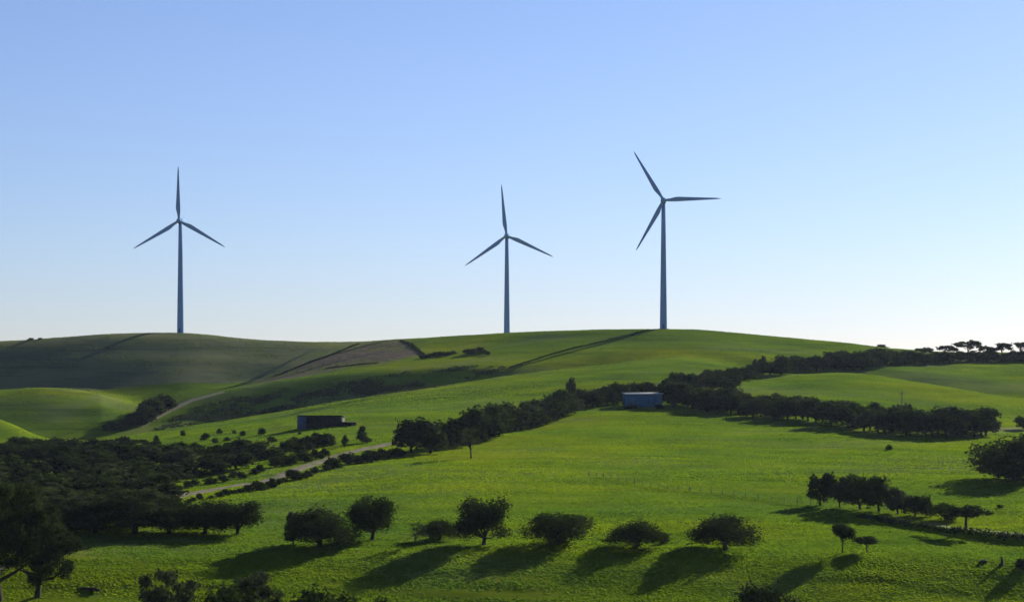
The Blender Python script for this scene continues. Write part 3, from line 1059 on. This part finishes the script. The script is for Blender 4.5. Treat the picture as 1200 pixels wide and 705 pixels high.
def turbine(px, hub_row, d, ang, yaw, label):
    x, y = world_xy(px, d)
    z = HC + gz1(px, d)
    hub_z = HC + (YH - hub_row) * d / F
    Hh = hub_z - z
    t = empty('wind_turbine', (x, y, z), yaw)
    tag(t, label, 'wind turbine', 'wind turbines on the ridge')
    g_ = Geo()
    top = Hh - 1.5
    hs = [-1.0, 0.0, top * 0.25, top * 0.5, top * 0.75, top]
    g_.tube([(0, 0, h_) for h_ in hs], [2.05, 2.02, 1.80, 1.56, 1.33, 1.10], 40)
    obj('tower', g_.mesh('tower', m_turb, True), t)
    f = Geo()
    f.tube([(0, 0, -0.8), (0, 0, 0.28)], [3.4, 3.2], 32)
    obj('foundation', f.mesh('foundation', m_stone), t)
    dr = Geo()
    dr.box(-0.45, 0.45, -2.12, -1.9, 0.6, 2.8)
    for k in range(3):
        dr.box(-0.6, 0.6, -3.1 + 0.32 * k, -2.2, -0.2 + 0.0, 0.34 + 0.1 * k + 0.1)
    obj('door', dr.mesh('door', m_barn_end), t)
    nc_ = obj('nacelle', NAC, t)
    nc_.location = (0, 0, Hh)
    m_ = Geo()
    m_.tube([(0, 5.2, 1.6), (0, 5.2, 2.7)], [0.06, 0.05], 6)
    m_.tube([(-0.45, 5.2, 2.5), (0.45, 5.2, 2.5)], [0.05, 0.05], 6)
    obj('wind_vane', m_.mesh('wind_vane', m_turb), nc_)
    hb = obj('hub', HUB, t)
    hb.location = (0, -3.3, Hh)
    for k in range(3):
        b = obj('blade', BLADE, t)
        b.location = (0, -3.3, Hh)
        b.rotation_euler = (0, R(90 - ang - 120 * k), 0)
    return t


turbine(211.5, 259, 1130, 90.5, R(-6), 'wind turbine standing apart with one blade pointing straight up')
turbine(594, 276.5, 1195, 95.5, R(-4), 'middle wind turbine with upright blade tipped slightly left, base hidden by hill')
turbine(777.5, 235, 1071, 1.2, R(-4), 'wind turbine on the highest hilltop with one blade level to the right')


# ------------------------------------------------------------------ farm buildings
def shed_root(px, row, rz, label, cat, name):
    x, y, z, d = place(px, row)
    r_ = empty(name, (x, y, z), rz)
    tag(r_, label, cat)
    return r_, d


def corrugated(x0, x1, y, z0, z1, pitch=0.25, amp=0.03, horizontal=False):
    """a ribbed sheet facing -y"""
    V, Q = [], []
    n = int(abs(x1 - x0) / pitch * 2)
    for i in range(n + 1):
        x = x0 + (x1 - x0) * i / n
        yy = y + (amp if i % 2 else -amp)
        V += [(x, yy, z0), (x, yy, z1)]
    for i in range(n):
        Q.append((2 * i, 2 * i + 2, 2 * i + 3, 2 * i + 1))
    return V, Q


# blue shed
sr, d0 = shed_root(754.5, 476.5, R(3), 'low blue metal shed with a pale roof edge among dark trees', 'shed', 'blue_shed')
mpp = d0 / F
W = 44 * mpp
H = 15.5 * mpp
g_ = Geo()
g_.box(-W / 2, W / 2, 0.06, 9.0, -0.6, H)
obj('wall', g_.mesh('wall', m_blue), sr)
V, Q = corrugated(-W / 2, W / 2, 0.0, -0.4, H)
obj('cladding', mesh_np('cladding', V, Q, None, m_blue), sr)
g_ = Geo()
b = len(g_.v)
prof = [(-0.35, H + 0.02), (4.5, H + 0.10), (9.4, H + 0.02), (9.4, H + 0.2), (4.5, H + 0.28), (-0.35, H + 0.2)]
for sx in (-W / 2 - 0.35, W / 2 + 0.35):
    g_.v += [(sx, p[0], p[1]) for p in prof]
for k in range(6):
    k2 = (k + 1) % 6
    g_.q.append((k, k2, 6 + k2, 6 + k))
g_.q += [(0, 5, 4, 1), (1, 4, 3, 2), (6, 7, 10, 11), (7, 8, 9, 10)]
obj('roof', g_.mesh('roof', m_roof), sr)
g_ = Geo()
g_.tube([(-W / 2 - 0.4, -0.5, H - 0.05), (W / 2 + 0.4, -0.5, H - 0.05)], [0.13, 0.13], 8)
obj('gutter', g_.mesh('gutter', m_roof), sr)
for sx in (-W * 0.24, W * 0.24):
    g_ = Geo()
    g_.box(sx - 1.7, sx + 1.7, -0.10, -0.04, -0.2, 3.3)
    dr = obj('sliding_door', g_.mesh('sliding_door', m_blue), sr)
    h_ = Geo()
    h_.box(sx + 1.3, sx + 1.45, -0.18, -0.102, 1.2, 1.7)
    obj('handle', h_.mesh('handle', m_roof), dr)

# open-fronted barn
br, d0 = shed_root(374, 501.5, R(-3), 'long dark open fronted barn with a blue grey end bay', 'barn', 'farm_barn')
mpp = d0 / F
W, H = 52 * mpp, 14.5 * mpp
D = 10.0
g_ = Geo()
g_.box(-W / 2, W / 2, D - 0.12, D, -0.5, H - 0.95)
g_.box(-W / 2, -W / 2 + 0.12, 0.15, D - 0.13, -0.5, H - 0.95)
g_.box(W / 2 - 0.12, W / 2, 0.15, D - 0.13, -0.5, H - 0.95)
g_.box(-W / 2 + 0.12, W / 2 - 0.12, 3.0, 3.1, -0.5, H - 0.5)
obj('wall', g_.mesh('wall', m_barn), br)
g_ = Geo()
g_.box(-W / 2 + 0.003, -W / 2 + W * 0.20, 0.02, 0.14, -0.5, H - 0.2)
obj('end_bay', g_.mesh('end_bay', m_barn_end), br)
for k in range(5):
    xx = -W / 2 + W * (0.21 + 0.78 * k / 4) - 0.1
    g_ = Geo()
    g_.box(xx - 0.14, xx + 0.14, 0.05, 0.33, -0.5, H - 0.15)
    obj('post', g_.mesh('post', m_post), br)
g_ = Geo()
prof = [(-0.5, H + 0.05), (D + 0.3, H - 0.85), (D + 0.3, H - 0.68), (-0.5, H + 0.23)]
for sx in (-W / 2 - 0.3, W / 2 + 0.3):
    g_.v += [(sx, p[0], p[1]) for p in prof]
for k in range(4):
    k2 = (k + 1) % 4
    g_.q.append((k, k2, 4 + k2, 4 + k))
g_.q += [(0, 3, 2, 1), (4, 5, 6, 7)]
obj('roof', g_.mesh('roof', m_barn), br)

# lean-to next to the barn
lr, d0 = shed_root(406, 499.5, R(-3), 'small flat roofed lean-to on posts beside the long dark barn', 'lean-to', 'lean_to')
mpp = d0 / F
W, H = 22 * mpp, 4.6 * mpp
g_ = Geo()
g_.box(-W / 2, W / 2, -0.3, 4.4, H, H + 0.14)
obj('roof', g_.mesh('roof', m_barn), lr)
for sx in (-1, 1):
    for yy in (0.2, 4.0):
        g_ = Geo()
        g_.box(sx * (W / 2 - 0.4) - 0.1, sx * (W / 2 - 0.4) + 0.1, yy - 0.1, yy + 0.1, -0.5, H)
        obj('post', g_.mesh('post', m_post), lr)
g_ = Geo()
g_.box(-W / 2 + 0.3, W / 2 - 0.3, 4.12, 4.2, -0.4, H - 0.003)
obj('back_wall', g_.mesh('back_wall', m_barn), lr)

# ------------------------------------------------------------------ small things
# power pole in the middle belt
x, y, z, d = place(1057, 506)
pole = empty('power_pole', (x, y, z))
tag(pole, 'thin dark power pole rising above the middle belt of trees', 'power pole')
ph = (506 - 458) * d / F
g_ = Geo()
g_.tube([(0, 0, -0.8), (0, 0, ph)], [0.26, 0.17], 10)
obj('post', g_.mesh('post', m_post), pole)
g_ = Geo()
g_.box(-1.2, 1.2, -0.28, -0.16, ph - 1.0, ph - 0.8)
obj('crossarm', g_.mesh('crossarm', m_post), pole)
for sx in (-1.0, 1.0):
    g_ = Geo()
    g_.tube([(sx, -0.22, ph - 0.8), (sx, -0.22, ph - 0.68), (sx, -0.22, ph - 0.5)], [0.05, 0.1, 0.06], 8)
    obj('insulator', g_.mesh('insulator', m_stone), pole)

# broken stump
x, y, z, d = place(1174, 663)
g_ = Geo()
g_.tube([(0.1, 0, -0.2), (0, 0, 0.1), (0.05, 0, 1.0), (-0.05, 0.05, 1.75)], [0.55, 0.36, 0.27, 0.16], 9)
g_.tube([(0.05, 0, 0.9), (0.5, 0.1, 1.3)], [0.14, 0.05], 6)
g_.tube([(0, 0, 0.5), (-0.6, -0.1, 0.15)], [0.16, 0.08], 6)
s_ = obj('tree_stump', g_.mesh('tree_stump', m_bark, True))
s_.location = (x, y, z)
tag(s_, 'broken upright tree stump on the grass near the right edge', 'stump')
for px, row, ln, rz, lab in [(104, 692, 5.4, -0.5, 'long fallen dark log on grass beside the largest gum'),
                             (1152, 660, 1.6, 0.4, 'short dark log lying on grass left of the broken stump')]:
    x, y, z, d = place(px, row)
    g_ = Geo()
    g_.tube([(-ln / 2, 0, 0.22), (-ln / 4, 0.1, 0.28), (ln / 5, 0, 0.3), (ln / 2, -0.1, 0.24)], [0.2, 0.32, 0.36, 0.26], 9)
    g_.tube([(ln / 6, 0, 0.4), (ln / 3, 0.3, 0.95)], [0.12, 0.05], 6)
    l_ = obj('fallen_log', g_.mesh('fallen_log', m_bark, True))
    l_.location = (x, y, z)
    l_.rotation_euler = (0, 0, rz)
    tag(l_, lab, 'log')


# post and wire fences
def fence(pts, step, h, label):
    P = []
    for px, row in pts:
        x, y, z, d = place(px, row)
        P.append((x, y))
    P = np.array(P)
    s = np.concatenate([[0], np.cumsum(np.hypot(*np.diff(P, axis=0).T))])
    n = min(95, int(s[-1] / step))
    r_ = empty('wire_fence', (P[0][0], P[0][1], 0))
    tag(r_, label, 'fence', 'post and wire fences')
    tops = []
    for i in range(n + 1):
        t = s[-1] * i / n
        x, y = float(np.interp(t, s, P[:, 0])), float(np.interp(t, s, P[:, 1]))
        z = HC + gz1(px_of(x, y), y)
        g_ = Geo()
        rr = 0.09 if i % 6 else 0.14
        g_.tube([(x - P[0][0], y - P[0][1], z - 0.3), (x - P[0][0], y - P[0][1], z + h * rnd.uniform(0.95, 1.08))], [rr, rr * 0.9], 6)
        obj('post', g_.mesh('post', m_post), r_)
        tops.append((x - P[0][0], y - P[0][1], z))
    for f in (0.35, 0.65, 0.92):
        g_ = Geo()
        g_.tube([(a_, b_, c_ + h * f) for a_, b_, c_ in tops], [0.012] * len(tops), 4)
        obj('wire', g_.mesh('wire', m_wire), r_)


fence([(690, 558), (780, 573), (870, 582.5), (950, 592)], 3.6, 1.25, 'post and wire fence crossing the open paddock towards the track clump')
fence([(1040, 610), (1100, 620), (1150, 626), (1200, 631), (1230, 634)], 3.2, 1.25, 'post and wire fence along the bank of the farm track')

# ------------------------------------------------------------------ grass tufts of the lower paddock
rng = np.random.default_rng(5)
N = 1400000
d_ = 322 + (1000 - 322) * rng.random(N) ** 1.45
px_ = -30 + 1260 * rng.random(N)
xx = (px_ - 600) * d_ / F
dens = 0.5 + 0.32 * vnoise(xx / 16 + d_ / 30, d_ / 4.0, 31) + 0.32 * vnoise(xx / 45, d_ / 22, 32)
keep = (rng.random(N) < dens) & (rng.random(N) < (1 - smooth(760, 1000, d_)))
d_, px_, xx = d_[keep], px_[keep], xx[keep]
N = len(d_)
Z = ground_z(px_, d_) + HC
hgt = 0.07 + 0.09 * rng.random(N)
an = rng.normal(size=N) * 0.7
wd = 0.14 + 0.20 * rng.random(N)
cx, sy = np.cos(an) * wd, np.sin(an) * wd
ln = rng.normal(size=(N, 2)) * 0.08
V = np.stack([np.stack([xx - cx, d_ - sy, Z - 0.04], 1), np.stack([xx + cx, d_ + sy, Z - 0.04], 1),
              np.stack([xx + cx * 0.6 + ln[:, 0], d_ + sy * 0.6 + ln[:, 1], Z + hgt], 1),
              np.stack([xx - cx * 0.6 + ln[:, 0], d_ - sy * 0.6 + ln[:, 1], Z + hgt * 0.9], 1)], 1)
gm = mesh_np('pasture_grass', V.reshape(-1, 3), np.arange(N * 4).reshape(-1, 4), None, m_grass)
go = obj('pasture_grass', gm)
tag(go, 'short green grass tufts over the lower paddock', 'grass', kind='stuff')



def rough_growth(name, label, poly, n, d0, d1, h0, h1, wmul, mat, seed, thresh):
    """low growth scattered over a piece of hillside"""
    r_ = np.random.default_rng(seed)
    p = r_.uniform(min(q[0] for q in poly), max(q[0] for q in poly), n)
    d = r_.uniform(d0, d1, n)
    z = ground_z(p, d)
    y = YH - z * F / d
    x = (p - 600) * d / F
    k = (poly_mask(p, y, poly, 4.0) > r_.random(n)) & (vnoise(x / 17 + d / 30, d / 9 - x / 50, seed) + 0.6 * vnoise(x / 5, d / 4 + x / 20, seed + 1) > r_.normal(size=n) * 0.3 + thresh)
    x, d, z = x[k], d[k], z[k] + HC
    n = len(x)
    V = []
    for j in range(3):
        an = r_.random(n) * math.pi
        h = h0 + (h1 - h0) * r_.random(n) ** 1.6
        w = h * wmul * (0.6 + 0.6 * r_.random(n))
        cx, sy = np.cos(an) * w, np.sin(an) * w
        ox, oy = r_.normal(size=n) * h * 0.5, r_.normal(size=n) * h * 0.5
        V.append(np.stack([np.stack([x + ox - cx, d + oy - sy, z - 0.05], 1), np.stack([x + ox + cx, d + oy + sy, z - 0.05], 1),
                           np.stack([x + ox + cx * 0.7, d + oy + sy * 0.7, z + h], 1), np.stack([x + ox - cx * 0.5, d + oy - sy * 0.5, z + h * 0.8], 1)], 1))
    V = np.concatenate(V).reshape(-1, 3)
    o_ = obj(name, mesh_np(name, V, np.arange(len(V)).reshape(-1, 4), None, mat))
    tag(o_, label, 'scrub' if 'scrub' in name else 'grass', kind='stuff')


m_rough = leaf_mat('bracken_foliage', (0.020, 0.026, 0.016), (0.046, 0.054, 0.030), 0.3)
m_tuss = leaf_mat('tussock_blades', (0.052, 0.080, 0.016), (0.092, 0.124, 0.024), 0.5, True)
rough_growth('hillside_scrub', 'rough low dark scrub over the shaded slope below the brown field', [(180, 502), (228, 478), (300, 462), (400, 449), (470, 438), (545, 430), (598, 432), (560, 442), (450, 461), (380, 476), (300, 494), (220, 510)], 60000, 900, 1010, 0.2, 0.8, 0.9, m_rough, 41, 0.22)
rough_growth('hillside_tussocks', 'coarse tussock grass over the far hill slopes', [(-30, 398), (200, 386), (480, 393), (780, 383), (1000, 400), (1230, 414), (1230, 480), (900, 440), (600, 440), (400, 440), (200, 470), (160, 510), (-30, 510)], 120000, 900, 1130, 0.08, 0.24, 1.3, m_tuss, 51, 0.2)

# ------------------------------------------------------------------ air
m_haze = bpy.data.materials.new('haze')
m_haze.use_nodes = True
hn = m_haze.node_tree.nodes
hn.clear()
ho = hn.new('ShaderNodeOutputMaterial')
hv = hn.new('ShaderNodeVolumePrincipled')
hv.inputs['Color'].default_value = (0.62, 0.76, 1.0, 1)
hv.inputs['Density'].default_value = 0.000014
hv.inputs['Anisotropy'].default_value = 0.3
m_haze.node_tree.links.new(hv.outputs[0], ho.inputs['Volume'])
g_ = Geo()
zmin = float(zf.min()) + HC - 1.0
g_.box(float(xf.min()) - 5, float(xf.max()) + 5, -165, 2610, zmin, HC + 125)
hz = obj('haze', g_.mesh('haze', m_haze))
hz['kind'] = 'stuff'
